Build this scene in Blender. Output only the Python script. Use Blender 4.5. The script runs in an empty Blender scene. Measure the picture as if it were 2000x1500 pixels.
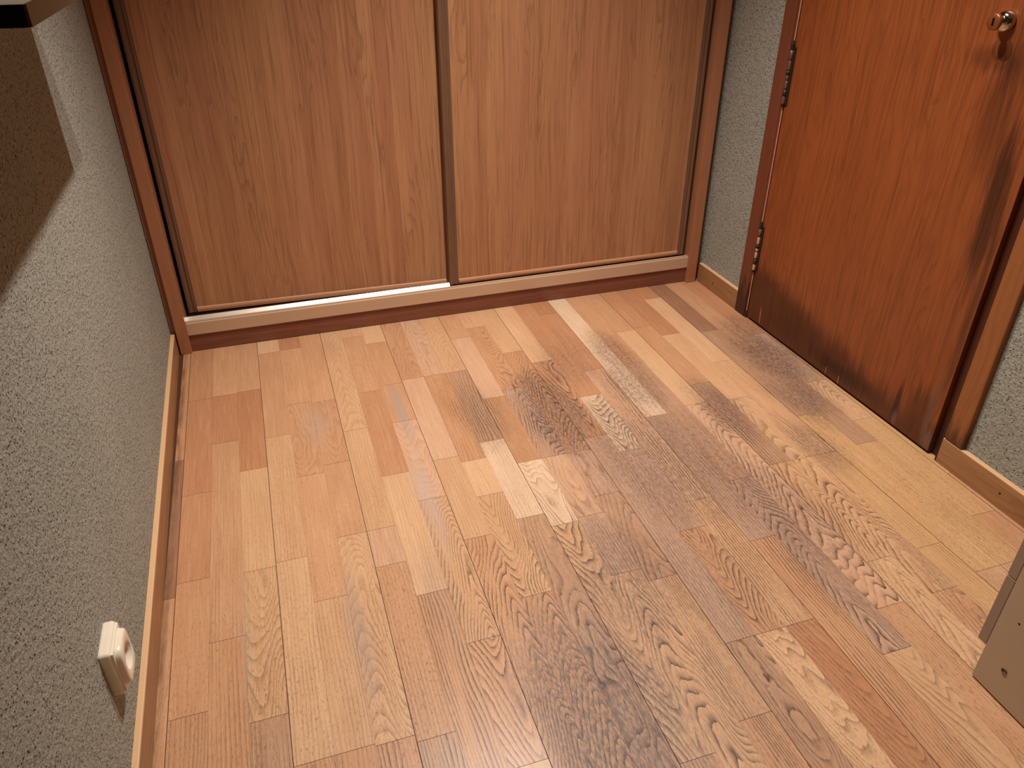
import bpy, bmesh, math, random
from mathutils import Matrix, Vector
random.seed(7)
D = bpy.data
S = bpy.context.scene
COL = S.collection

# ------------------------------------------------------------------ camera
PITCH, YAW, ROLL, FPX = 0.55164819, 0.3135015, -0.0007717, 1499.58
CAM = Vector((0.35213, -2.45544, 1.25))
fwd = Vector((math.sin(YAW)*math.cos(PITCH), math.cos(YAW)*math.cos(PITCH), -math.sin(PITCH)))
rt = Vector((math.cos(YAW), -math.sin(YAW), 0)); up = rt.cross(fwd)
r2 = rt*math.cos(ROLL) + up*math.sin(ROLL)
u2 = -rt*math.sin(ROLL) + up*math.cos(ROLL)
cd = D.cameras.new('camera'); cam = D.objects.new('camera', cd); COL.objects.link(cam)
cd.sensor_width = 36; cd.lens = FPX*36/2000; cd.clip_start = .01
m = Matrix.Identity(4)
for i in range(3):
    m[i][0] = r2[i]; m[i][1] = u2[i]; m[i][2] = -fwd[i]; m[i][3] = CAM[i]
cam.matrix_world = m
S.camera = cam

# ------------------------------------------------------------------ light and exposure
S.view_settings.view_transform = 'Standard'
S.view_settings.look = 'None'
S.view_settings.gamma = 1
S.view_settings.use_curve_mapping = False
S.view_settings.exposure = 1.02
w = D.worlds.new('world'); S.world = w; w.use_nodes = True
w.node_tree.nodes['Background'].inputs[0].default_value = (1, .85, .7, 1)
w.node_tree.nodes['Background'].inputs[1].default_value = 0.02
def lamp(name, loc, power, col, rad):
    l = D.lights.new(name, 'SPOT'); l.spot_size = math.radians(98); l.spot_blend = 1.0; l.energy = power; l.color = col; l.shadow_soft_size = rad
    o = D.objects.new(name, l); COL.objects.link(o); o.location = loc
    o.rotation_euler = (Vector((1.02, -1.02, 0))-Vector(loc)).to_track_quat('-Z', 'Y').to_euler()
    return o
LC = (1, .89, .80)
lamp('ceiling_bulb', (0.98, -0.69, 2.44), 92, LC, .022)
lamp('ceiling_bulb', (0.98, -1.07, 2.44), 62, LC, .022)

# ------------------------------------------------------------------ material helpers
def lin(c):
    out = []
    for v in c:
        v /= 255.0
        out.append(v/12.92 if v <= .04045 else ((v+.055)/1.055)**2.4)
    return (*out, 1)

class NT:
    def __init__(s, name):
        s.m = D.materials.new(name); s.m.use_nodes = True
        s.t = s.m.node_tree; s.t.nodes.clear()
        s.out = s.n('ShaderNodeOutputMaterial'); s.b = s.n('ShaderNodeBsdfPrincipled')
        s.l(s.b.outputs[0], s.out.inputs[0])
    def n(s, t, **k):
        x = s.t.nodes.new(t)
        for a, b in k.items(): setattr(x, a, b)
        return x
    def l(s, a, b): s.t.links.new(a, b)
    def put(s, sock, v):
        if hasattr(v, 'is_output') or isinstance(v, bpy.types.NodeSocket): s.l(v, sock)
        else: sock.default_value = v
    def math(s, op, a, b=0.0, c=None, clamp=False):
        x = s.n('ShaderNodeMath', operation=op, use_clamp=clamp)
        s.put(x.inputs[0], a); s.put(x.inputs[1], b)
        if c is not None: s.put(x.inputs[2], c)
        return x.outputs[0]
    def vmath(s, op, a, b=None):
        x = s.n('ShaderNodeVectorMath', operation=op)
        s.put(x.inputs[0], a)
        if b is not None: s.put(x.inputs[1], b)
        return x
    def comb(s, x, y, z):
        c = s.n('ShaderNodeCombineXYZ')
        for i, v in enumerate((x, y, z)): s.put(c.inputs[i], v)
        return c.outputs[0]
    def sep(s, v):
        c = s.n('ShaderNodeSeparateXYZ'); s.put(c.inputs[0], v); return c.outputs
    def noise(s, vec, scale, detail=3, rough=.55, dist=0.0):
        x = s.n('ShaderNodeTexNoise'); s.put(x.inputs['Vector'], vec)
        x.inputs['Scale'].default_value = scale; x.inputs['Detail'].default_value = detail
        x.inputs['Roughness'].default_value = rough; x.inputs['Distortion'].default_value = dist
        return x.outputs['Fac']
    def ramp(s, v, a, b, lo=0.0, hi=1.0, smooth=True):
        x = s.n('ShaderNodeMapRange')
        x.interpolation_type = 'SMOOTHSTEP' if smooth else 'LINEAR'
        s.put(x.inputs[0], v); s.put(x.inputs[1], a); s.put(x.inputs[2], b)
        x.inputs[3].default_value = lo; x.inputs[4].default_value = hi
        return x.outputs[0]
    def mix(s, f, a, b, mode='MIX'):
        x = s.n('ShaderNodeMix', data_type='RGBA', blend_type=mode)
        x.clamp_factor = True
        s.put(x.inputs[0], f); s.put(x.inputs[6], a); s.put(x.inputs[7], b)
        return x.outputs[2]
    def scale(s, v, sc):
        return s.vmath('MULTIPLY', v, sc).outputs[0]
    def pos(s):
        return s.n('ShaderNodeNewGeometry').outputs['Position']
    def obj(s):
        return s.n('ShaderNodeTexCoord').outputs['Object']
    def bump(s, h, strength, dist):
        x = s.n('ShaderNodeBump'); x.inputs['Strength'].default_value = strength
        x.inputs['Distance'].default_value = dist; s.put(x.inputs['Height'], h)
        s.l(x.outputs[0], s.b.inputs['Normal'])
    def fin(s, col, rough=.5, spec=.5, metal=0.0, coat=0.0):
        s.put(s.b.inputs['Base Color'], col); s.put(s.b.inputs['Roughness'], rough)
        s.b.inputs['Specular IOR Level'].default_value = spec
        s.b.inputs['Metallic'].default_value = metal
        s.b.inputs['Coat Weight'].default_value = coat
        s.b.inputs['Coat Roughness'].default_value = .25
        return s.m

def plain(name, rgb, rough=.5, spec=.5, metal=0.0, var=.08, vs=60, bumpv=0.0):
    t = NT(name); P = t.pos()
    nz = t.noise(P, vs, 4)
    c = t.mix(nz, lin([v*(1-var) for v in rgb]), lin([min(255, v*(1+var)) for v in rgb]))
    if bumpv: t.bump(nz, bumpv, .001)
    return t.fin(c, rough, spec, metal)

def wood(name, base, dark, axis='z', band=16, grain=1.0, rough=.45, spec=.4, offs=0.0, pore=.5, bandamt=.55, red=None, flame=.22, streaks=0.0):
    """laminate / veneer wood, grain running along axis"""
    t = NT(name); x, y, z = t.sep(t.pos())
    if axis == 'z': a, b, l = x, y, z
    elif axis == 'y': a, b, l = x, z, y
    else: a, b, l = z, y, x
    a = t.math('ADD', a, offs)
    ab = t.math('ADD', a, b)
    warp = t.math('MULTIPLY', t.math('SUBTRACT', t.noise(t.comb(t.math('MULTIPLY', ab, 3.0), 0.0, t.math('MULTIPLY', l, .9)), 1.6, 2), .5), .035)
    aw = t.math('ADD', ab, warp)
    # broad strips of slightly different tone (irregular widths)
    v = t.n('ShaderNodeTexVoronoi', voronoi_dimensions='1D'); v.inputs['Scale'].default_value = band
    t.put(v.inputs['W'], aw)
    tone = t.sep(v.outputs['Color'])[0]
    g1 = t.noise(t.comb(t.math('MULTIPLY', aw, 75.0), 0.0, t.math('MULTIPLY', l, 2.2)), 1.0, 5, .65)
    g2 = t.noise(t.comb(t.math('MULTIPLY', aw, 420.0), 3.0, t.math('MULTIPLY', l, 9.0)), 1.0, 3, .6)
    # long flame figure
    H = t.math('ADD', t.math('MULTIPLY', t.noise(t.comb(t.math('MULTIPLY', aw, 9.0), 7.0, t.math('MULTIPLY', l, 1.1)), 1.0, 2), 14.0), t.math('MULTIPLY', g1, .9))
    fl = t.math('POWER', t.math('MULTIPLY_ADD', t.math('SINE', t.math('MULTIPLY', H, 6.283)), .5, .5), 3.0)
    f = t.math('MULTIPLY', tone, bandamt)
    f = t.math('ADD', f, t.math('MULTIPLY', t.ramp(g1, .3, .75), .35*grain))
    f = t.math('ADD', f, t.math('MULTIPLY', fl, flame*grain))
    c = t.mix(f, lin(base), lin(dark))
    if red:
        c = t.mix(t.ramp(t.noise(t.comb(t.math('MULTIPLY', aw, 7.0), 11.0, t.math('MULTIPLY', l, .5)), 1.0, 2), .45, .65, 0, .5), c, lin(red))
    if streaks:
        g3 = t.noise(t.comb(t.math('MULTIPLY', aw, 130.0), 5.0, t.math('MULTIPLY', l, 2.6)), 1.0, 4, .7)
        c = t.mix(t.ramp(g3, .50, .66, 0, streaks), c, lin([v_*.80 for v_ in dark]))
        Hc = t.math('ADD', t.math('MULTIPLY', t.noise(t.comb(t.math('MULTIPLY', aw, 14.0), 17.0, t.math('MULTIPLY', l, 1.5)), 1.0, 2, .5), 16.0), t.math('MULTIPLY', g3, 1.2))
        fc = t.math('POWER', t.math('SUBTRACT', 1.0, t.math('FRACT', Hc)), 4.0)
        fm = t.ramp(t.noise(t.comb(t.math('MULTIPLY', aw, 10.0), 23.0, t.math('MULTIPLY', l, 1.4)), 1.0, 2), .48, .60)
        c = t.mix(t.math('MULTIPLY', t.math('MULTIPLY', fc, fm), streaks), c, lin([v_*.72 for v_ in dark]))
        c = t.mix(t.ramp(g3, .46, .30, 0, streaks*.5), c, lin([min(255, v_*1.06) for v_ in base]))
    c = t.mix(t.ramp(g2, .56, .74, 0, pore), c, lin([v_*.62 for v_ in dark]))
    t.bump(g2, .08, .0006)
    t.fin(c, rough, spec)
    return t

# ------------------------------------------------------------------ mesh helpers
def box(bm, lo, hi, bev=0.0, seg=2):
    lo, hi = [min(a, b) for a, b in zip(lo, hi)], [max(a, b) for a, b in zip(lo, hi)]
    g = bmesh.ops.create_cube(bm, size=1)
    vs = g['verts']
    for v in vs:
        for i in range(3): v.co[i] = lo[i] + (v.co[i]+.5)*(hi[i]-lo[i])
    if bev > 0:
        es = list({e for v in vs for e in v.link_edges})
        bmesh.ops.bevel(bm, geom=es, offset=bev, segments=seg, affect='EDGES', profile=.5, clamp_overlap=True)

def prism(bm, pts, axis, a, b):
    """extrude polygon pts (2d) along axis from a to b. order of 2d coords = remaining axes in xyz order"""
    def mk(p, t):
        c = list(p); c.insert('xyz'.index(axis), t); return bm.verts.new(c)
    A = [mk(p, a) for p in pts]; Bv = [mk(p, b) for p in pts]
    n = len(pts)
    bm.faces.new(A); bm.faces.new(Bv[::-1])
    for i in range(n): bm.faces.new((A[i], Bv[i], Bv[(i+1) % n], A[(i+1) % n]))
    bmesh.ops.recalc_face_normals(bm, faces=bm.faces[:])

def lathe(bm, prof, mat, seg=32):
    """prof: list of (radius, height) ; revolve about local z then transform by mat"""
    rings = []
    for r, h in prof:
        if r < 1e-6: rings.append([bm.verts.new(mat @ Vector((0, 0, h)))])
        else: rings.append([bm.verts.new(mat @ Vector((r*math.cos(2*math.pi*i/seg), r*math.sin(2*math.pi*i/seg), h))) for i in range(seg)])
    for A, Bv in zip(rings, rings[1:]):
        for i in range(seg):
            j = (i+1) % seg
            f = [A[i % len(A)], A[j % len(A)], Bv[j % len(Bv)], Bv[i % len(Bv)]]
            u = []
            for v in f:
                if v not in u: u.append(v)
            if len(u) > 2:
                fc = bm.faces.new(u); fc.smooth = True
    bmesh.ops.recalc_face_normals(bm, faces=bm.faces[:])

def link(name, bm, mat, parent=None, label=None, smooth=False):
    me = D.meshes.new(name); bm.to_mesh(me); bm.free()
    o = D.objects.new(name, me); COL.objects.link(o)
    if not isinstance(mat, (list, tuple)): mat = [mat]
    for q in mat: me.materials.append(q)
    if parent: 
        o.parent = parent
        o.matrix_parent_inverse = Matrix.Translation(-parent.location)
    if label: o['label'] = label
    if smooth:
        for p in me.polygons: p.use_smooth = True
    return o
def empty(name, loc):
    o = D.objects.new(name, None); COL.objects.link(o); o.location = loc; o.empty_display_size = .1
    return o
def tag(o, label=None, cat=None, kind=None, group=None):
    for k, v in (('label', label), ('category', cat), ('kind', kind), ('group', group)):
        if v: o[k] = v
    return o
def bxo(name, lo, hi, mat, parent=None, bev=0.0, label=None, seg=2):
    bm = bmesh.new(); box(bm, lo, hi, bev, seg); return link(name, bm, mat, parent, label)

# room lines: both side walls run very slightly out of parallel
def XL(y): return -0.0235 - 0.0103*y      # left wall surface
def XB(y): return XL(y) + 0.0125          # left baseboard face
def XR(y): return 1.932 - 0.0105*y        # right wall surface
def XRB(y): return XR(y) - 0.014          # right baseboard face
YF, YB, ZC = -3.6, 0.62, 2.52
WT = .12

# ------------------------------------------------------------------ wall material
def stucco():
    t = NT('stucco'); P = t.pos()
    n1 = t.noise(P, 135, 4, .62, .5)
    n2 = t.noise(P, 60, 3, .6)
    v = t.n('ShaderNodeTexVoronoi', feature='F1'); v.inputs['Scale'].default_value = 150; t.l(P, v.inputs['Vector'])
    pn = t.noise(P, 120, 2, .5)
    pits = t.math('MULTIPLY', t.ramp(v.outputs['Distance'], .36, .08), t.ramp(pn, .46, .58))
    h = t.math('SUBTRACT', t.math('ADD', t.math('MULTIPLY', n1, .9), t.math('MULTIPLY', n2, .5)), t.math('MULTIPLY', pits, 1.1))
    big = t.noise(P, 2.2, 3)
    c = t.mix(t.ramp(big, .35, .65), lin((160, 162, 152)), lin((168, 168, 158)))
    c = t.mix(t.ramp(n1, .3, .5, .5, 0), c, lin((112, 106, 96)))
    c = t.mix(t.math('MULTIPLY', pits, .75), c, lin((58, 50, 42)))
    t.bump(h, 1.0, .0065)
    return t.fin(c, .85, .2)
M_stucco = stucco()
M_ceil = plain('ceiling_paint', (225, 218, 205), .9, .2)

# ------------------------------------------------------------------ floor
STR = .07027; X0 = .0242
# tones
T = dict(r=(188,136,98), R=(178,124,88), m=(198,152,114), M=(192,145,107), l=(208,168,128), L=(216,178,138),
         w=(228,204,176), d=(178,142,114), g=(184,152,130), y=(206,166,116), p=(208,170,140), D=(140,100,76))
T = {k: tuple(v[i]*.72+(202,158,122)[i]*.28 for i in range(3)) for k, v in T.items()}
# per strip: list of (end y of the piece, tone, grain type) walking from the wardrobe to the camera
# grain: n none/fine straight, s straight lines, c cathedral, k knotty/wild, S strong dark straight, C strong dark cathedral
STRIPS = {
 -1: [(-.62,'M','n'), (-1.13,'D','n'), (-3.6,'m','n')],
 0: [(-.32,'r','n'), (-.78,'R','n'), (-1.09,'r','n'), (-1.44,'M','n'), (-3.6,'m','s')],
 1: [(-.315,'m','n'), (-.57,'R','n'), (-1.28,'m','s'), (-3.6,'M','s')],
 2: [(-.31,'m','n'), (-.72,'R','n'), (-1.10,'l','s'), (-1.49,'l','c'), (-3.6,'d','s')],
 3: [(-.085,'L','n'), (-.585,'m','n'), (-1.09,'l','s'), (-1.60,'L','s'), (-2.1,'M','s'), (-3.6,'l','n')],
 4: [(-.08,'R','n'), (-.43,'m','n'), (-.79,'m','k'), (-1.235,'m','n'), (-1.60,'l','s'), (-2.2,'M','s'), (-3.6,'m','n')],
 5: [(-.44,'m','n'), (-.76,'m','c'), (-1.05,'m','n'), (-1.605,'l','c'), (-2.3,'M','S'), (-3.6,'m','n')],
 6: [(-.62,'l','c'), (-1.05,'l','s'), (-1.175,'p','s'), (-1.62,'m','s'), (-2.2,'d','S'), (-3.6,'m','n')],
 7: [(-.06,'l','n'), (-.43,'m','n'), (-.855,'r','n'), (-1.285,'L','s'), (-2.4,'m','S'), (-3.6,'m','n')],
 8: [(-.125,'L','n'), (-.41,'M','n'), (-.62,'m','s'), (-.98,'p','c'), (-1.44,'l','C'), (-1.72,'m','C'), (-2.5,'l','n'), (-3.6,'m','n')],
 9: [(-.395,'m','k'), (-.83,'p','n'), (-1.15,'l','s'), (-2.0,'m','C'), (-3.6,'m','s')],
 10: [(-.395,'p','k'), (-.86,'M','S'), (-1.01,'L','s'), (-1.36,'l','C'), (-2.1,'m','C'), (-3.6,'m','s')],
 11: [(-.395,'l','c'), (-.79,'d','S'), (-1.12,'w','s'), (-1.9,'d','k'), (-3.6,'m','s')],
 12: [(-.18,'m','n'), (-.58,'p','n'), (-.91,'M','S'), (-1.17,'w','C'), (-1.80,'l','C'), (-3.6,'m','s')],
 13: [(-.12,'l','n'), (-.55,'m','C'), (-.91,'g','C'), (-1.16,'p','k'), (-1.36,'g','s'), (-2.4,'l','C'), (-3.6,'m','s')],
 14: [(-.33,'l','n'), (-.91,'M','C'), (-1.10,'g','k'), (-1.40,'d','c'), (-1.76,'l','S'), (-2.6,'m','S'), (-3.6,'m','s')],
 15: [(-.42,'L','n'), (-.86,'M','C'), (-1.60,'g','s'), (-2.3,'d','k'), (-3.6,'m','s')],
 16: [(-.66,'r','n'), (-.95,'w','C'), (-1.28,'g','s'), (-1.60,'m','C'), (-2.4,'L','c'), (-3.6,'m','s')],
 17: [(-.10,'R','n'), (-.52,'r','n'), (-1.19,'p','S'), (-1.60,'l','S'), (-2.3,'R','c'), (-3.6,'m','s')],
 18: [(-.82,'w','n'), (-1.36,'g','s'), (-2.2,'m','S'), (-3.6,'m','s')],
 19: [(-.52,'m','n'), (-1.15,'d','n'), (-1.72,'g','C'), (-2.6,'l','c'), (-3.6,'m','s')],
 20: [(-.31,'m','n'), (-.80,'L','s'), (-1.62,'p','C'), (-2.5,'m','s'), (-3.6,'m','s')],
 21: [(-.30,'r','n'), (-.70,'M','n'), (-1.125,'d','S'), (-1.50,'l','C'), (-2.2,'L','c'), (-3.6,'m','s')],
 22: [(-.38,'R','n'), (-.81,'l','n'), (-1.125,'L','C'), (-1.62,'l','C'), (-2.3,'m','c'), (-3.6,'m','s')],
 23: [(-.10,'R','n'), (-.60,'L','s'), (-1.125,'l','S'), (-1.50,'y','s'), (-2.3,'y','s'), (-3.6,'m','s')],
 24: [(-.40,'D','n'), (-.95,'d','s'), (-1.60,'y','n'), (-2.4,'l','s'), (-3.6,'m','s')],
 25: [(-.55,'m','n'), (-1.12,'d','s'), (-1.60,'y','s'), (-2.4,'l','s'), (-3.6,'m','s')],
 26: [(-.47,'r','n'), (-.80,'g','s'), (-1.02,'L','C'), (-1.45,'y','n'), (-3.6,'m','s')],
 27: [(-1.3,'y','n'), (-3.6,'m','s')],
}
G = dict(n=((0,.3,0),(1.5,.10,.10)), s=((1.2,.4,.2),(4.5,.40,.12)), c=((22,3.0,.1),(.6,.50,.55)), k=((9,1.5,-.2),(1.0,.62,.8)),
         S=((2.5,1.0,-.3),(5.0,.95,.22)), C=((26,3.6,.15),(.8,1.0,.6)))
def build_floor():
    bm = bmesh.new()
    dt = bm.faces.layers.float_color.new('tone')
    a1 = bm.faces.layers.float_vector.new('ga'); a2 = bm.faces.layers.float_vector.new('gb'); a3 = bm.faces.layers.float_vector.new('gc')
    def quad(x0, x1, y0, y1, z=0.0):
        return bm.faces.new([bm.verts.new(p) for p in ((x0,y1,z),(x1,y1,z),(x1,y0,z),(x0,y0,z))])
    rnd = random.Random(11)
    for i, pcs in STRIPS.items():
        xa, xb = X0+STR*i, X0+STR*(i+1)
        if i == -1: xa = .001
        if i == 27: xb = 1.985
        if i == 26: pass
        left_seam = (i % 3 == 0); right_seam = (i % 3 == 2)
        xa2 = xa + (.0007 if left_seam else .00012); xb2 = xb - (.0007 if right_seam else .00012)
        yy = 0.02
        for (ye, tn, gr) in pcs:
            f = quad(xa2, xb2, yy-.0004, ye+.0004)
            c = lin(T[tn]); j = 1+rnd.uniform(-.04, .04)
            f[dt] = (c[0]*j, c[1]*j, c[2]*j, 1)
            (s_, q_, c_), (k_, ln, ds) = G[gr]
            sg = rnd.choice((-1, 1))
            f[a1] = (s_*rnd.uniform(.8, 1.2)*sg, q_*rnd.uniform(.8, 1.25), c_+rnd.uniform(-.5, .5))
            f[a2] = (k_*rnd.choice((-1, 1)), ln, ds)
            f[a3] = ((xa+xb)/2, rnd.uniform(0, 60), rnd.uniform(.6, 1.3))
            f.material_index = 0
            yy = ye
    # dark grooves below the strips
    f = quad(-.06, 2.05, .05, -3.6, -.0012); f.material_index = 1
    # slab thickness
    n0 = len(bm.faces)
    box(bm, (-.06, -3.6, -.08), (2.06, YB, -.0014))
    bm.faces.ensure_lookup_table()
    for f in bm.faces[n0:]: f.material_index = 1
    t = NT('oak_parquet')
    def at(nm):
        a = t.n('ShaderNodeAttribute', attribute_name=nm, attribute_type='GEOMETRY'); return a
    tone = at('tone').outputs['Color']
    s_, q_, c_ = t.sep(at('ga').outputs['Vector']); k_, ln, ds = t.sep(at('gb').outputs['Vector']); xc, seed, pr = t.sep(at('gc').outputs['Vector'])
    P = t.pos(); x, y, z = t.sep(P)
    u = t.math('DIVIDE', t.math('SUBTRACT', x, xc), .035)
    # growth-ring figure: contour lines of a smooth field stretched along the board
    ys = t.math('ADD', y, t.math('MULTIPLY', seed, .137))
    d1 = t.math('SUBTRACT', t.noise(t.comb(t.math('MULTIPLY', u, .55), t.math('MULTIPLY', y, 3.6), seed), 1.0, 1, .4), .5)
    d2 = t.math('SUBTRACT', t.noise(t.comb(t.math('MULTIPLY', u, 2.2), t.math('MULTIPLY', y, 24.0), seed), 1.0, 2, .5), .5)
    uc = t.math('SUBTRACT', t.math('ADD', u, t.math('MULTIPLY', d1, 1.2)), c_)
    uu = t.math('SQRT', t.math('ADD', t.math('MULTIPLY', uc, uc), .06))
    H = t.math('MULTIPLY', s_, ys)
    H = t.math('ADD', H, t.math('MULTIPLY', q_, uu))
    H = t.math('ADD', H, t.math('MULTIPLY', k_, u))
    H = t.math('ADD', H, t.math('MULTIPLY', ds, t.math('ADD', t.math('MULTIPLY', d1, 16.0), t.math('MULTIPLY', d2, 1.1))))
    fr = t.math('FRACT', H)
    line = t.math('MULTIPLY', t.math('POWER', t.math('SUBTRACT', 1.0, fr), 3.0), t.ramp(fr, 0.0, .07))
    soft = t.math('SUBTRACT', 1.0, fr)
    lv = t.noise(t.comb(t.math('MULTIPLY', u, 1.4), t.math('MULTIPLY', y, 5.0), t.math('ADD', seed, 9.0)), 1.0, 2, .5)
    line = t.math('MULTIPLY', line, t.ramp(lv, .32, .58, .25, 1.15))
    pore = t.noise(t.comb(t.math('MULTIPLY', x, 800.0), t.math('MULTIPLY', y, 90.0), seed), 1.0, 3, .6)
    fine = t.noise(t.comb(t.math('MULTIPLY', x, 260.0), t.math('MULTIPLY', y, 8.0), seed), 1.0, 4, .65)
    brk = t.noise(t.comb(t.math('MULTIPLY', x, 380.0), t.math('MULTIPLY', y, 55.0), seed), 1.0, 2, .5)
    # patch variation inside piece
    pv = t.noise(t.comb(t.math('MULTIPLY', x, 14.0), t.math('MULTIPLY', y, 4.0), seed), 1.0, 3, .5)
    col = t.mix(t.ramp(pv, .35, .7, 0, .30), tone, t.mix(1.0, tone, (.80, .70, .60, 1), 'MULTIPLY'))
    col = t.mix(t.ramp(fine, .45, .72, 0, .35), col, t.mix(1.0, tone, (.70, .60, .52, 1), 'MULTIPLY'))
    col = t.mix(t.ramp(fine, .5, .28, 0, .22), col, t.mix(.6, tone, (.85, .68, .48, 1)))
    # worn, greyed patches where the varnish is gone
    wn1 = t.math('SUBTRACT', t.noise(t.comb(t.math('MULTIPLY', x, 9.0), t.math('MULTIPLY', y, 3.5), 2.0), 1.0, 4, .65), .5)
    wn2 = t.math('SUBTRACT', t.noise(t.comb(t.math('MULTIPLY', x, 190.0), t.math('MULTIPLY', y, 60.0), 5.0), 1.0, 3, .7), .5)
    sj = t.math('MULTIPLY', t.math('SUBTRACT', t.math('FRACT', t.math('MULTIPLY', seed, 3.71)), .5), .35)
    def blob(cx, cy, rx, ry, amp):
        dx = t.math('DIVIDE', t.math('SUBTRACT', x, cx), rx); dy = t.math('DIVIDE', t.math('SUBTRACT', y, cy), ry)
        d = t.math('SQRT', t.math('ADD', t.math('MULTIPLY', dx, dx), t.math('MULTIPLY', dy, dy)))
        d = t.math('ADD', d, t.math('MULTIPLY', wn1, 1.3)); d = t.math('ADD', d, sj)
        return t.ramp(d, 1.25, .35, 0, amp)
    W = None
    for b in [(1.05,-.72,.10,.26,1.0), (1.36,-.46,.07,.22,.75), (1.33,-.66,.10,.20,.8), (1.84,-.60,.12,.30,1.0), (1.78,-.86,.10,.18,.85), (1.25,-1.02,.26,.36,.72),
              (1.42,-1.24,.15,.34,.70), (.95,-1.38,.14,.26,.70), (.80,-1.66,.17,.28,1.0), (1.51,-.86,.08,.24,.8), (.84,-.66,.09,.18,.45),
              (1.68,-1.08,.06,.16,.6), (1.18,-.45,.12,.22,.5), (1.15,-1.42,.2,.25,.42), (1.02,-1.68,.18,.22,.35)]:
        v = blob(*b); W = v if W is None else t.math('MAXIMUM', W, v)
    speck = t.ramp(wn2, -.08, .10)
    L1 = t.math('MULTIPLY', line, t.ramp(brk, .30, .52, .35, 1))
    vis = t.math('MULTIPLY', ln, t.math('ADD', .42, t.math('MULTIPLY', W, .85)))
    near = t.ramp(y, -.9, -1.5, 0, .75)
    vis = t.math('ADD', t.math('ADD', vis, t.math('MULTIPLY', W, .22)), t.math('MULTIPLY', near, ln), clamp=True)
    col = t.mix(t.math('MULTIPLY', soft, t.math('MULTIPLY', ln, .25)), col, t.mix(1.0, tone, (.78, .64, .52, 1), 'MULTIPLY'))
    # grey wear
    wf = t.math('MULTIPLY', W, t.math('ADD', .34, t.math('MULTIPLY', speck, .48)))
    col = t.mix(wf, col, lin((98, 77, 70)))
    col = t.mix(t.math('MULTIPLY', t.math('MULTIPLY', W, .35), t.ramp(pore, .55, .68)), col, lin((66, 48, 40)))
    # dark ring lines
    col = t.mix(t.math('MULTIPLY', L1, vis), col, lin((44, 30, 26)))
    # open pores everywhere, stronger on some pieces
    col = t.mix(t.math('MULTIPLY', t.math('MULTIPLY', t.ramp(pore, .57, .66, 0, .42), t.math('ADD', .8, near)), pr), col, lin((104, 66, 44)))
    # pale bluish haze marks
    def haze(cx, cy, rx, ry, amp, colr, c0):
        dx = t.math('DIVIDE', t.math('SUBTRACT', x, cx), rx); dy = t.math('DIVIDE', t.math('SUBTRACT', y, cy), ry)
        d = t.math('SQRT', t.math('ADD', t.math('MULTIPLY', dx, dx), t.math('MULTIPLY', dy, dy)))
        d = t.math('ADD', d, t.math('MULTIPLY', wn1, 1.0))
        return t.mix(t.ramp(d, 1.2, .2, 0, amp), c0, lin(colr))
    for hz in [(.622,-.56,.022,.17,.55,(160,146,142)), (.375,-.56,.05,.12,.30,(176,160,150)), (.385,-1.33,.03,.22,.40,(158,140,130)),
               (.612,-.98,.03,.22,.50,(184,164,156)), (.165,-1.30,.02,.24,.35,(172,148,124)), (.56,-1.3,.05,.2,.25,(150,130,120)), (.47,-.12,.04,.1,.2,(150,110,90))]:
        col = haze(*hz, col)
    # dirt against the left skirting
    e = t.math('MULTIPLY', t.ramp(x, .020, .006), t.ramp(t.noise(t.comb(t.math('MULTIPLY', x, 60.0), t.math('MULTIPLY', y, 9.0), 1.0), 1.0, 3), .35, .7, .1, .6))
    col = t.mix(e, col, lin((58, 40, 28)))
    t.bump(t.math('SUBTRACT', 1.0, t.math('MULTIPLY', t.math('ADD', L1, t.math('MULTIPLY', pore, .5)), vis)), .12, .0006)
    rough = t.math('ADD', .34, t.math('MULTIPLY', W, .18))
    t.fin(col, rough, .45)
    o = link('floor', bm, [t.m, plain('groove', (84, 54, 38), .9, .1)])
    o['kind'] = 'structure'
    return o
build_floor()

# ------------------------------------------------------------------ walls
def wall_prism(name, pts, z0, z1, mat):
    bm = bmesh.new(); prism(bm, pts, 'z', z0, z1); o = link(name, bm, mat); o['kind'] = 'structure'; return o
wall_prism('wall_left', [(XL(YB), YB), (XL(YF), YF), (XL(YF)-WT, YF), (XL(YB)-WT, YB)], 0, ZC, M_stucco)
# right wall with door opening
DY0, DY1, DZ = -.283, -1.290, 2.06
bm = bmesh.new()
prism(bm, [(XR(YB), YB), (XR(YB)+WT, YB), (XR(DY0)+WT, DY0), (XR(DY0), DY0)], 'z', 0, ZC)
prism(bm, [(XR(DY1), DY1), (XR(DY1)+WT, DY1), (XR(YF)+WT, YF), (XR(YF), YF)], 'z', 0, ZC)
prism(bm, [(XR(DY0), DY0), (XR(DY0)+WT, DY0), (XR(DY1)+WT, DY1), (XR(DY1), DY1)], 'z', DZ, ZC)
o = link('wall_right', bm, M_stucco); o['kind'] = 'structure'
bxo('wall_back', (-.2, YB, 0), (2.15, YB+WT, ZC), M_stucco)['kind'] = 'structure'
bxo('wall_front', (-.2, YF-WT, 0), (2.15, YF, ZC), M_stucco)['kind'] = 'structure'
bxo('ceiling', (-.2, YF-WT, ZC), (2.15, YB+WT, ZC+.1), M_ceil)['kind'] = 'structure'

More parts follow.
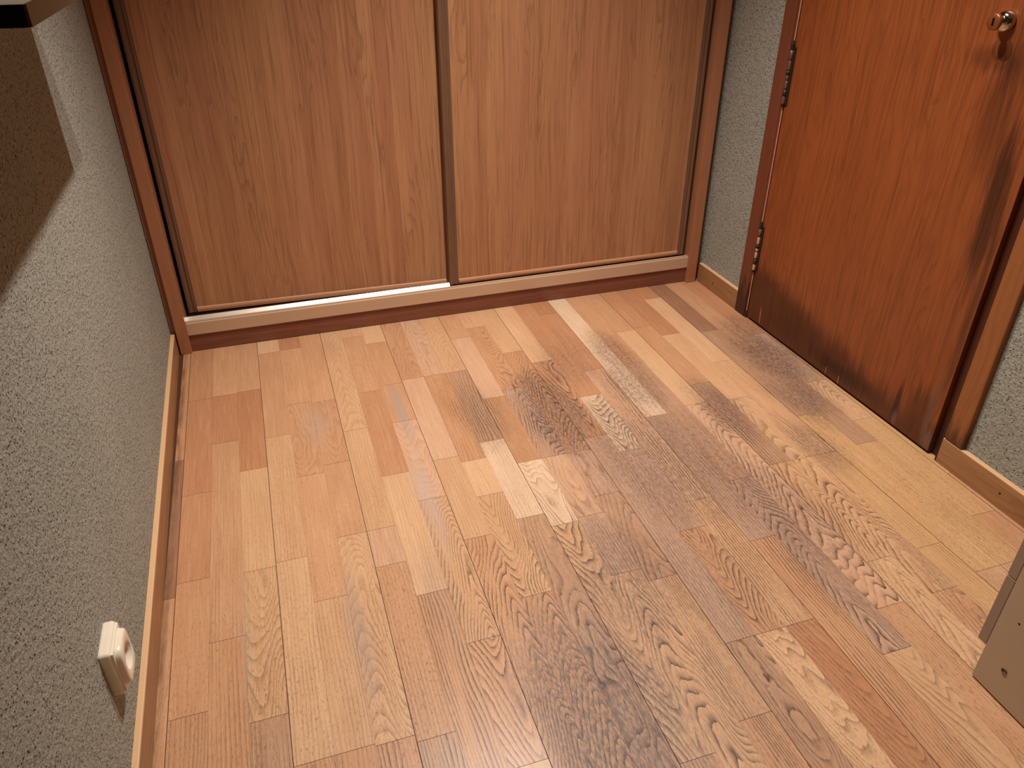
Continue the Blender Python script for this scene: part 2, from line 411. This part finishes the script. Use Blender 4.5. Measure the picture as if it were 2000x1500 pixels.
# ------------------------------------------------------------------ skirting
def oak_skirt(name, base, dark):
    t = wood(name, base, dark, 'y', 10, .8, .4, .4, pore=.6, bandamt=.25, streaks=.3)
    x, y, z = t.sep(t.pos()); src = t.b.inputs['Base Color'].links[0].from_socket
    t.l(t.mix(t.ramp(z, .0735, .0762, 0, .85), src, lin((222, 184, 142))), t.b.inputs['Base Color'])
    return t.m
M_skL = oak_skirt('skirting_oak', (172, 128, 88), (134, 92, 58))
def skirt(name, fx, y0, y1, thick, h, mat, side):
    """thin board with eased top edge, face at fx(y), wall behind"""
    bm = bmesh.new()
    prof = [(0, 0), (0, h-.003), (.0012, h-.0008), (.003, h), (thick, h), (thick, 0)]
    A = [bm.verts.new((fx(y0)-side*p[0], y0, p[1])) for p in prof]
    Bv = [bm.verts.new((fx(y1)-side*p[0], y1, p[1])) for p in prof]
    n = len(prof)
    bm.faces.new(A); bm.faces.new(Bv[::-1])
    for i in range(n): bm.faces.new((A[i], Bv[i], Bv[(i+1) % n], A[(i+1) % n]))
    bmesh.ops.recalc_face_normals(bm, faces=bm.faces[:])
    o = link(name, bm, mat); o['kind'] = 'structure'; return o
sk = skirt('baseboard_left', XB, -.008, YF, .0120, .077, M_skL, 1)
skirt('baseboard_right', XRB, -.008, -.279, .0135, .077, M_skL, -1)
skirt('baseboard_right', XRB, -1.247, YF, .0135, .077, M_skL, -1)
def nail(name, x, y, z, par=None):
    bm = bmesh.new(); lathe(bm, [(0, .0006), (.0022, .0005), (.0030, 0)], Matrix.Translation((x, y, z)) @ Matrix.Rotation(-math.pi/2, 4, 'Y'), 12)
    o = link(name, bm, M_nail, par); o['label'] = 'dark round nail head'; return o
M_nail = plain('nail_hole', (52, 32, 22), .8, .1)
bl = [o for o in D.objects if o.name.startswith('baseboard_right')]
nail('nail_head', XRB(-1.438)-.0002, -1.438, .040, bl[1]); nail('nail_head', XRB(-.117)-.0002, -.117, .036, bl[0])

# ------------------------------------------------------------------ wardrobe
M_panel = wood('wardrobe_laminate', (192, 142, 102), (160, 108, 74), 'z', 24, 1.1, .42, .4, pore=.5, bandamt=.6, red=(172, 116, 88), flame=.06, streaks=.55).m
M_stile = wood('wardrobe_frame', (176, 120, 86), (150, 96, 68), 'z', 8, .6, .45, .35, pore=.2, bandamt=.2).m
M_prof = wood('dark_profile', (122, 90, 68), (90, 62, 46), 'z', 30, .6, .4, .45, pore=.3, bandamt=.3).m
M_plinth = wood('plinth_laminate', (142, 88, 66), (108, 64, 48), 'x', 24, .8, .42, .4, pore=.2, bandamt=.6).m
M_trim = wood('panel_edge', (196, 146, 110), (172, 118, 86), 'x', 20, .5, .4, .4, pore=.1, bandamt=.3).m
M_dark = plain('black_gap', (10, 8, 7), .9, .1)
def metal_track():
    t = NT('champagne_track'); x, y, z = t.sep(t.pos())
    nz = t.noise(t.comb(t.math('MULTIPLY', x, 3.0), t.math('MULTIPLY', y, 300.0), t.math('MULTIPLY', z, 500.0)), 1.0, 3)
    c = t.mix(nz, lin((200, 170, 142)), lin((212, 184, 156)))
    return t.fin(c, .42, .5, .25)
M_track = metal_track()
M_alu = plain('pale_track_top', (232, 222, 208), .30, .6, .8, .03)
WH = 2.40
wd = tag(empty('sliding_wardrobe', (.95, 0, 0)), 'built-in wardrobe with two sliding woodgrain doors in front of the back wall', 'wardrobe')
bm = bmesh.new(); box(bm, (-.006, -.010, 0), (.029, .10, WH), .0012); box(bm, (-.0215, .004, 0), (-.006, .09, WH)); link('side_panel', bm, M_stile, wd)
bm = bmesh.new(); box(bm, (1.868, -.012, 0), (1.906, .10, WH), .0012); box(bm, (1.906, .0, 0), (1.916, .09, WH)); link('side_panel', bm, M_stile, wd)
bxo('back_panel', (.0, .58, 0), (1.90, .60, WH), M_dark, wd)
bm = bmesh.new(); box(bm, (-.01, .10, 0), (.006, .58, WH)); box(bm, (1.89, .10, 0), (1.906, .58, WH)); box(bm, (.006, .10, .06), (1.89, .58, .08)); link('carcass', bm, M_dark, wd)
bxo('top_panel', (-.01, -.01, WH), (1.91, .58, WH+.02), M_stile, wd)
bm = bmesh.new(); box(bm, (.029, .003, .0015), (1.868, .020, .065), .0008); link('plinth', bm, M_plinth, wd)
bm = bmesh.new(); prism(bm, [(-.004, .0635), (-.004, .104), (-.0025, .1065), (.006, .1085), (.006, .0635)], 'x', .0295, 1.8675)
box(bm, (.0295, .006, .0635), (1.8675, .092, .098))
box(bm, (.0295, .0, .1065), (1.8675, .0065, .1115), .001)
trk = link('bottom_track', bm, M_track, wd)
bm = bmesh.new(); prism(bm, [(.0130, .0982), (.0130, .1050), (.0250, .1170), (.0280, .1170), (.0280, .0982)], 'x', .0295, .920); box(bm, (.0295, .0068, .0982), (1.8675, .0128, .1040), .0008); box(bm, (.0295, .0282, .0982), (1.8675, .05, .1000), .0003); link('track_lip', bm, M_alu, trk, 'shiny pale metal track lip')
# doors
def sdoor(xl, xr, yf, zb_l, zb_r, name, label, fl, fr):
    """yf front plane. fl / fr widths of the side profiles"""
    e = bmesh.new()
    # panel with slightly rising bottom edge
    def z(x): return zb_l + (zb_r-zb_l)*(x-xl)/(xr-xl)
    a, b = xl+fl, xr-fr
    A = [(a, z(a)+.012), (b, z(b)+.012), (b, 2.38), (a, 2.38)]
    prism(e, A, 'y', yf+.003, yf+.018)
    pn = link(name, e, M_panel, wd, label)
    e = bmesh.new()
    pr = [(yf+.002, -.004), (yf-.0015, .0), (yf-.003, .006), (yf-.0015, .012), (yf+.003, .0145), (yf+.016, .0145), (yf+.016, -.004)]
    L_ = [e.verts.new((a, p[0], z(a)+p[1])) for p in pr]; R_ = [e.verts.new((b, p[0], z(b)+p[1])) for p in pr]
    e.faces.new(L_); e.faces.new(R_[::-1])
    for i in range(len(pr)):
        f = e.faces.new((L_[i], R_[i], R_[(i+1) % len(pr)], L_[(i+1) % len(pr)]))
    bmesh.ops.recalc_face_normals(e, faces=e.faces[:])
    link('bottom_bead', e, M_trim, pn, 'light bead along the bottom of the door')
    for (p0, p1) in ((xl, a), (b, xr)):
        if p1-p0 < .004: continue
        e = bmesh.new(); w_ = p1-p0
        prof = [(p0, yf+.018), (p0, yf-.001), (p0+.0015, yf-.003), (p0+w_*.30, yf-.004), (p0+w_*.42, yf-.0015), (p0+w_*.60, yf-.0015), (p0+w_*.72, yf-.004), (p1-.0035, yf-.003), (p1-.0025, yf+.0025), (p1, yf+.0025), (p1, yf+.018)]
        if (p0, p1) != (xl, a) : prof = [(p0+p1-q[0], q[1]) for q in prof][::-1]
        prism(e, prof, 'z', z(p0)-.002, 2.38)
        link('side_profile', e, M_prof, pn, 'dark narrow edge profile')
    return pn
sdoor(.040, .946, .056, .120, .104, 'sliding_door', 'rear sliding door on the left', .0285, .012)
sdoor(.921, 1.853, .016, .1155, .1155, 'sliding_door', 'front sliding door on the right', .0325, .0255)

# ------------------------------------------------------------------ hinged door in the right wall
def door_wood():
    t = wood('door_veneer', (150, 82, 42), (112, 56, 26), 'z', 9, .9, .42, .42, pore=.8, bandamt=.2, streaks=.4)
    x, y, z = t.sep(t.pos())
    src = t.b.inputs['Base Color'].links[0].from_socket
    n = t.math('SUBTRACT', t.noise(t.comb(t.math('MULTIPLY', y, 22.0), 0.0, t.math('MULTIPLY', z, 3.5)), 1.0, 4, .65), .5)
    ns = t.math('SUBTRACT', t.noise(t.comb(t.math('MULTIPLY', y, 90.0), 4.0, t.math('MULTIPLY', z, 5.0)), 1.0, 3, .6), .5)
    # water stain rising from the bottom, highest towards the hinges
    hgt = t.ramp(y, -1.10, -.45, .075, .205, False)
    hgt = t.math('ADD', hgt, t.math('MULTIPLY', n, .12)); hgt = t.math('ADD', hgt, t.math('MULTIPLY', ns, .06))
    st = t.ramp(t.math('SUBTRACT', z, hgt), .035, -.045, 0, .66)
    c = t.mix(st, src, lin((40, 16, 10)))
    def streak(cy, cz, ry, rz, amp, slant, colr, c0, thr=(1.2, .3), nz=1.6):
        yy = t.math('SUBTRACT', y, t.math('ADD', cy, t.math('MULTIPLY', t.math('SUBTRACT', z, cz), slant)))
        a = t.math('DIVIDE', yy, ry); b = t.math('DIVIDE', t.math('SUBTRACT', z, cz), rz)
        d = t.math('SQRT', t.math('ADD', t.math('MULTIPLY', a, a), t.math('MULTIPLY', b, b)))
        d = t.math('ADD', d, t.math('MULTIPLY', ns, nz)); d = t.math('ADD', d, t.math('MULTIPLY', n, nz*.6))
        return t.mix(t.ramp(d, thr[0], thr[1], 0, amp), c0, lin(colr))
    for s in [(-1.165, .66, .035, .22, .75, .03, (38, 18, 10)), (-1.10, .86, .06, .16, .45, .05, (46, 22, 12)), (-1.05, .97, .09, .03, .45, 0, (50, 26, 14)),
              (-1.20, .40, .016, .30, .55, 0, (44, 20, 12)), (-1.12, .98, .05, .12, .45, 0, (44, 22, 12)), (-1.145, .10, .05, .08, .55, 0, (44, 18, 10)),
              (-1.075, .07, .014, .085, .8, 0, (34, 16, 12)), (-.86, .05, .16, .035, .6, 0, (30, 12, 8)), (-.58, .10, .14, .08, .25, 0, (40, 18, 12)),
              (-1.185, .13, .015, .11, .65, 0, (100, 78, 68)), (-1.20, .035, .020, .05, .8, 0, (112, 84, 74)), (-1.08, .03, .010, .035, .7, 0, (110, 82, 74))]:
        c = streak(*s, c)
    for s in [(-.425, .045, .0032, .035, .9, .06, (176, 118, 92)), (-.785, .022, .0022, .017, .7, .05, (170, 110, 84)), (-.845, .018, .0022, .022, .8, .05, (176, 116, 88))]:
        c = streak(*s, c, (1.0, .7), .5)
    t.l(c, t.b.inputs['Base Color'])
    return t.m
M_door = door_wood()
def casing_wood(name, base, dark, stain=True, lightstreak=False):
    t = wood(name, base, dark, 'z', 12, .8, .45, .38, pore=.5, bandamt=.2)
    if stain:
        x, y, z = t.sep(t.pos()); src = t.b.inputs['Base Color'].links[0].from_socket
        n = t.noise(t.comb(t.math('MULTIPLY', y, 60.0), 0.0, t.math('MULTIPLY', z, 9.0)), 1.0, 3)
        c = t.mix(t.ramp(t.math('SUBTRACT', z, t.math('MULTIPLY', n, .22)), .06, -.04, 0, .75), src, lin((34, 16, 10)))
        t.l(c, t.b.inputs['Base Color'])
    return t.m
M_casL = casing_wood('casing_wood_dark', (124, 70, 48), (94, 50, 34))
M_casR = casing_wood('casing_wood_honey', (156, 98, 56), (116, 68, 36))
M_stop = casing_wood('stop_wood', (74, 34, 16), (52, 22, 12))
M_worn = plain('worn_edge_wood', (214, 164, 136), .7, .2, 0, .2, 90)
dr = tag(empty('door_1', (1.93, -.79, 0)), kind='structure')
def ybox(name, x0, x1, y0, y1, z0, z1, mat, parent=dr, bev=.0, label=None):
    """box following the slightly slanted right wall; x are offsets from XR(y) (negative = into the room)"""
    bm = bmesh.new()
    pts = [(XR(y0)+x0, y0), (XR(y0)+x1, y0), (XR(y1)+x1, y1), (XR(y1)+x0, y1)]
    prism(bm, pts, 'z', z0, z1)
    if bev: bmesh.ops.bevel(bm, geom=bm.edges[:], offset=bev, segments=2, affect='EDGES', profile=.5)
    return link(name, bm, mat, parent, label)
# left casing: flat board with a shallow step
ybox('casing', -.0155, .0, -.2795, -.337, 0, 2.06, M_casL, bev=.0015)
ybox('door_jamb', .0005, WT, -.2845, -.3495, 0, 2.04, M_casL)
ybox('casing_lip', -.013, .0, -.3375, -.350, 0, 2.045, M_casL, bev=.001)
ybox('worn_edge', -.0152, -.0132, -.3485, -.3505, .03, 2.0, M_worn, label='pale worn arris line beside the door')
ybox('door_leaf', -.012, .028, -.3535, -1.213, .009, 2.03, M_door, bev=.0015)
ybox('door_stop', .004, WT, -1.2155, -1.249, .0, 2.04, M_stop)
bm = bmesh.new()
ybox('door_jamb', -.012, .0035, -1.2405, -1.2485, .0, 2.04, M_stop)
ybox('casing', -.016, .0, -1.2485, -1.305, .0785, 2.06, M_casR, bev=.004)
ybox('door_jamb', .0005, WT, -1.2495, -1.2895, 0, 2.04, M_stop)
ybox('casing', -.0155, .0, -.283, -1.301, 2.0605, 2.12, M_casL, bev=.0015)
ybox('threshold_shadow_gap', .02, WT, -.35, -1.214, .0, .004, M_dark)
ybox('door_backing', WT-.01, WT, -.35, -1.214, .005, 2.04, M_dark)
# hinges
M_hd = plain('tarnished_brass', (58, 46, 40), .5, .4, .5, .2, 200)
M_hl = plain('worn_brass', (208, 166, 138), .38, .5, .35, .15, 200)
M_hm = plain('dull_brass', (118, 92, 80), .45, .5, .4, .2, 200)
def hinge(zb, zt, light):
    y = -.3525; xx = XR(y)-.0185
    H = empty('hinge', (xx, y, zb)); H.parent = dr; H.matrix_parent_inverse = Matrix.Translation(-dr.location)
    H['label'] = 'tarnished barrel hinge'
    h = zt-zb; r = .0052
    def seg(name, f0, f1, rr, mat, prof=None):
        a, b = zb+h*f0, zb+h*f1
        bm = bmesh.new()
        p = prof or [(0, 0), (rr*.8, 0), (rr, (b-a)*.08), (rr, (b-a)*.92), (rr*.8, b-a), (0, b-a)]
        lathe(bm, p, Matrix.Translation((xx, y, a)), 20)
        o = link(name, bm, mat); o.parent = H; o.matrix_parent_inverse = Matrix.Translation(-dr.location) @ Matrix.Identity(4)
        o.matrix_parent_inverse = Matrix.Translation(-H.location)
        return o
    f = [0.02, .04, .17, .20, .29, .42, .45, .53, .56, .70, .84, .90, 1.0]
    M2 = M_hl if light else M_hm
    bm = bmesh.new()
    lathe(bm, [(0, 0), (.0025, .001), (.0045, h*.03), (.0052, h*.05)], Matrix.Translation((xx, y, zb)), 20)
    lathe(bm, [(.0052, h*.86), (.006, h*.88), (.0048, h*.905), (.006, h*.93), (.0042, h*.96), (.0025, h*.975), (.0035, h*.985), (0, h)], Matrix.Translation((xx, y, zb)), 20)
    lathe(bm, [(0, h*.18), (.0062, h*.18), (.0064, h*.20), (.0062, h*.275), (0, h*.275)], Matrix.Translation((xx, y, zb)), 20)
    lathe(bm, [(0, h*.50), (.0066, h*.50), (.0068, h*.52), (.0066, h*.555), (0, h*.555)], Matrix.Translation((xx, y, zb)), 20)
    def fin_(name, bm, mat, lab=None):
        o = link(name, bm, mat, None, lab); o.parent = H; o.matrix_parent_inverse = Matrix.Translation(-H.location); return o
    fin_('hinge_ring', bm, M_hd)
    bm = bmesh.new()
    for a, b in ((.05, .175), (.29, .40), (.425, .49), (.565, .70)):
        lathe(bm, [(0, h*a), (r*.85, h*a), (r, h*(a+.012)), (r, h*(b-.012)), (r*.85, h*b), (0, h*b)], Matrix.Translation((xx, y, zb)), 20)
    fin_('hinge_knuckle', bm, M2)
    bm = bmesh.new()
    lathe(bm, [(0, h*.70), (r, h*.705), (r, h*.85), (0, h*.86)], Matrix.Translation((xx, y, zb)), 20)
    lathe(bm, [(0, h*.05), (r*.55, h*.05), (r*.55, h*.9), (0, h*.9)], Matrix.Translation((xx, y, zb)), 12)
    fin_('hinge_pin', bm, M_hm)
    bm = bmesh.new()
    box(bm, (xx+.002, y-.013, zb+h*.04), (xx+.0065, y-.002, zb+h*.9), .0005)
    fin_('hinge_leaf', bm, M_hd)
hinge(.178, .363, True)
hinge(.731, .924, False)
# knob and lock cylinder
M_chrome = plain('polished_nickel', (196, 182, 160), .10, .6, 1.0, .03)
M_ros = plain('brass_rosette', (150, 92, 50), .35, .5, .6, .08)
RX = Matrix.Rotation(-math.pi/2, 4, 'Y')
yk, zk = -1.055, 1.048
xk = XR(yk)-.012
bm = bmesh.new()
lathe(bm, [(.0, .0), (.0200, .0), (.0215, .002), (.0222, .007), (.0215, .012), (.0185, .017), (.0130, .0205), (.0095, .022), (.0088, .032), (0, .032)],
      Matrix.Translation((xk, yk, zk)) @ RX, 48)
kn = link('door_knob', bm, M_chrome, dr, 'round polished metal door knob')
bm = bmesh.new()
lathe(bm, [(.0, .030), (.0120, .030), (.0165, .033), (.0175, .036), (.0168, .0395), (.0150, .0412), (0, .0415)], Matrix.Translation((xk, yk, zk)) @ RX, 40)
ros = link('knob_face', bm, M_ros, kn, 'brownish brass face with a keyhole')
bm = bmesh.new(); box(bm, (xk-.0426, yk-.0022, zk-.007), (xk-.0410, yk+.0022, zk+.008), .0004)
link('keyhole', bm, M_dark, dr, 'dark keyhole slot')

# ------------------------------------------------------------------ wall socket
M_cream = plain('cream_plastic', (236, 226, 206), .28, .5, 0, .02)
M_hole = plain('socket_hole', (40, 30, 24), .8, .2)
sk_y, xs = -1.4875, XL(-1.4875)
so = tag(empty('wall_socket', (xs, sk_y, .2375)), 'cream surface-mounted power socket low on the left grey stucco wall', 'socket')
def rrect(bm, x0, x1, y0, y1, z0, z1, bev, seg=4):
    box(bm, (x0, y0, z0), (x1, y1, z1), bev, seg)
bm = bmesh.new(); rrect(bm, xs-.003, xs+.0175, -1.525, -1.450, .191, .286, .006); link('mounting_box', bm, M_cream, so, smooth=False)
bm = bmesh.new(); rrect(bm, xs+.016, xs+.0203, -1.5215, -1.4535, .1955, .2815, .001, 2); link('joint_band', bm, M_cream, so)
# cover plate with a real round recess
bm = bmesh.new()
x0_, x1_ = xs+.0195, xs+.0300
y0_, y1_, z0_, z1_ = -1.5195, -1.4555, .199, .2785
NSEG = 48; cy_, cz_, rc = -1.4875, .2387, .0215
def rect_pt(a, inset):
    hy, hz = (y1_-y0_)/2-inset, (z1_-z0_)/2-inset
    n_ = 5.0
    c_, s_ = math.cos(a), math.sin(a)
    r_ = (abs(c_/hy)**n_ + abs(s_/hz)**n_)**(-1/n_)
    return ((y0_+y1_)/2 + r_*c_, (z0_+z1_)/2 + r_*s_)
rings = []
for (xx, inset) in ((x0_, 0), (x1_-.004, .0005), (x1_-.0012, .002), (x1_, .0045)):
    rings.append([bm.verts.new((xx, *rect_pt(2*math.pi*i/NSEG, inset))) for i in range(NSEG)])
for (xx, rr) in ((x1_, rc+.002), (x1_-.001, rc), (x1_-.0095, rc-.001), (x1_-.0095, 0)):
    if rr == 0: rings.append([bm.verts.new((xx, cy_, cz_))])
    else: rings.append([bm.verts.new((xx, cy_+rr*math.cos(2*math.pi*i/NSEG), cz_+rr*math.sin(2*math.pi*i/NSEG))) for i in range(NSEG)])
for A, Bv in zip(rings, rings[1:]):
    for i in range(NSEG):
        j = (i+1) % NSEG
        if len(Bv) == 1: bm.faces.new((A[i], A[j], Bv[0]))
        else: bm.faces.new((A[i], A[j], Bv[j], Bv[i])).smooth = True
bmesh.ops.recalc_face_normals(bm, faces=bm.faces[:])
cover = link('socket_cover', bm, M_cream, so)
for dz in (-.0095, .0095):
    bm = bmesh.new(); lathe(bm, [(.0026, 0), (.0026, .0012), (0, .0012)], Matrix.Translation((x1_-.010, cy_+dz, cz_)) @ Matrix.Rotation(math.pi/2, 4, 'Y'), 16)
    link('pin_hole', bm, M_hole, cover, 'dark pin hole')
bm = bmesh.new(); lathe(bm, [(0, 0), (.003, 0), (.003, .0022), (.0015, .003), (0, .003)], Matrix.Translation((x1_-.010, cy_, cz_+.0)) @ Matrix.Rotation(math.pi/2, 4, 'Y'), 16)
link('cover_screw', bm, M_hm, cover, 'small metal screw')

# ------------------------------------------------------------------ wall shelf at the upper left
M_sh_top = plain('shelf_top', (190, 184, 160), .55, .4)
M_sh_edge = plain('shelf_edge', (104, 78, 48), .6, .3, 0, .06, 25)
M_sh_end = plain('shelf_end_shade', (12, 11, 10), .6, .2)
ya, yb = -1.817, -.69
sh = tag(empty('wall_shelf', (XL(-1.25), -1.25, 1.184)), 'thin wall shelf with its near end shaded black, high on the left wall', 'shelf')
bm = bmesh.new(); prism(bm, [(XL(ya)+.001, ya+.002), (.2175, ya+.002), (.2175, yb), (XL(yb)+.001, yb)], 'z', 1.184, 1.1975); link('shelf_board', bm, M_sh_top, sh)
bm = bmesh.new(); box(bm, (.2178, ya, 1.1838), (.220, yb, 1.1977)); link('front_edge', bm, M_sh_edge, sh, 'brown front edge')
bm = bmesh.new(); box(bm, (XL(ya)+.001, ya-.0012, 1.1838), (.2176, ya+.0018, 1.1977)); link('shaded_end', bm, M_sh_end, sh, 'unlit end with its shade painted black')  # separate black strip: shade of the unlit shelf end put into its colour

# ------------------------------------------------------------------ chest of drawers at the lower right
M_ch = plain('taupe_lacquer', (184, 164, 138), .45, .4, 0, .03, 12)
M_chd = plain('taupe_front', (156, 134, 116), .45, .4, 0, .03, 12)
M_scr = plain('cover_cap', (104, 86, 66), .5, .4)
ch = tag(empty('chest_of_drawers', (1.69, -2.05, 0)), 'taupe drawer cabinet cut off by the lower right corner of the picture', 'cabinet')
cx0, cx1, cy0, cy1, chh = 1.487, 1.905, -2.28, -1.812, .74
bm = bmesh.new(); box(bm, (cx0, cy0, .0035), (cx0+.018, cy1, chh), .0006)
for px_, py_ in ((1.487, -1.86),):
    pass
side = link('side_panel', bm, M_ch, ch)
bxo('side_panel', (cx1-.018, cy0, .0035), (cx1, cy1, chh), M_ch, ch, .0006)
bxo('carcass', (cx0+.018, cy0, .05), (cx1-.018, cy1-.004, chh-.001), M_chd, ch)
bxo('plinth', (cx0+.018, cy1-.03, .003), (cx1-.018, cy1-.012, .05), M_chd, ch)
bxo('cabinet_top', (cx0-.002, cy0, chh), (cx1+.002, cy1+.022, chh+.02), M_ch, ch, .001)
zz = [.085, .2505, .42, .59, .735]
for a, b in zip(zz, zz[1:]):
    d_ = bxo('drawer', (cx0+.001, cy1+.0015, a+.0015), (cx1-.001, cy1+.0195, b-.0015), M_chd, ch, .0008)
    bm = bmesh.new(); box(bm, ((cx0+cx1)/2-.05, cy1+.0195, (a+b)/2-.005), ((cx0+cx1)/2+.05, cy1+.032, (a+b)/2+.005), .002); link('drawer_pull', bm, M_hm, d_)
bm = bmesh.new(); box(bm, (cx0+.0008, cy1+.001, .2490), (cx0+.02, cy1+.018, .2500)); link('drawer_edge_strip', bm, M_alu, ch, 'thin pale strip between two drawers')
for (yy, z_, rr, nm) in ((-1.860, .072, .0058, 'cover_cap'), (-1.847, .182, .0022, 'screw_hole')):
    bm = bmesh.new()
    if nm == 'cover_cap': lathe(bm, [(rr, .0), (rr, .0012), (rr*.8, .0018), (rr*.7, .0006), (0, .0003)], Matrix.Translation((cx0, yy, z_)) @ RX, 24)
    else: lathe(bm, [(rr, .0), (rr*.6, .0005), (0, .0005)], Matrix.Translation((cx0, yy, z_)) @ RX, 16)
    link(nm, bm, M_scr if nm == 'cover_cap' else M_hole, side)
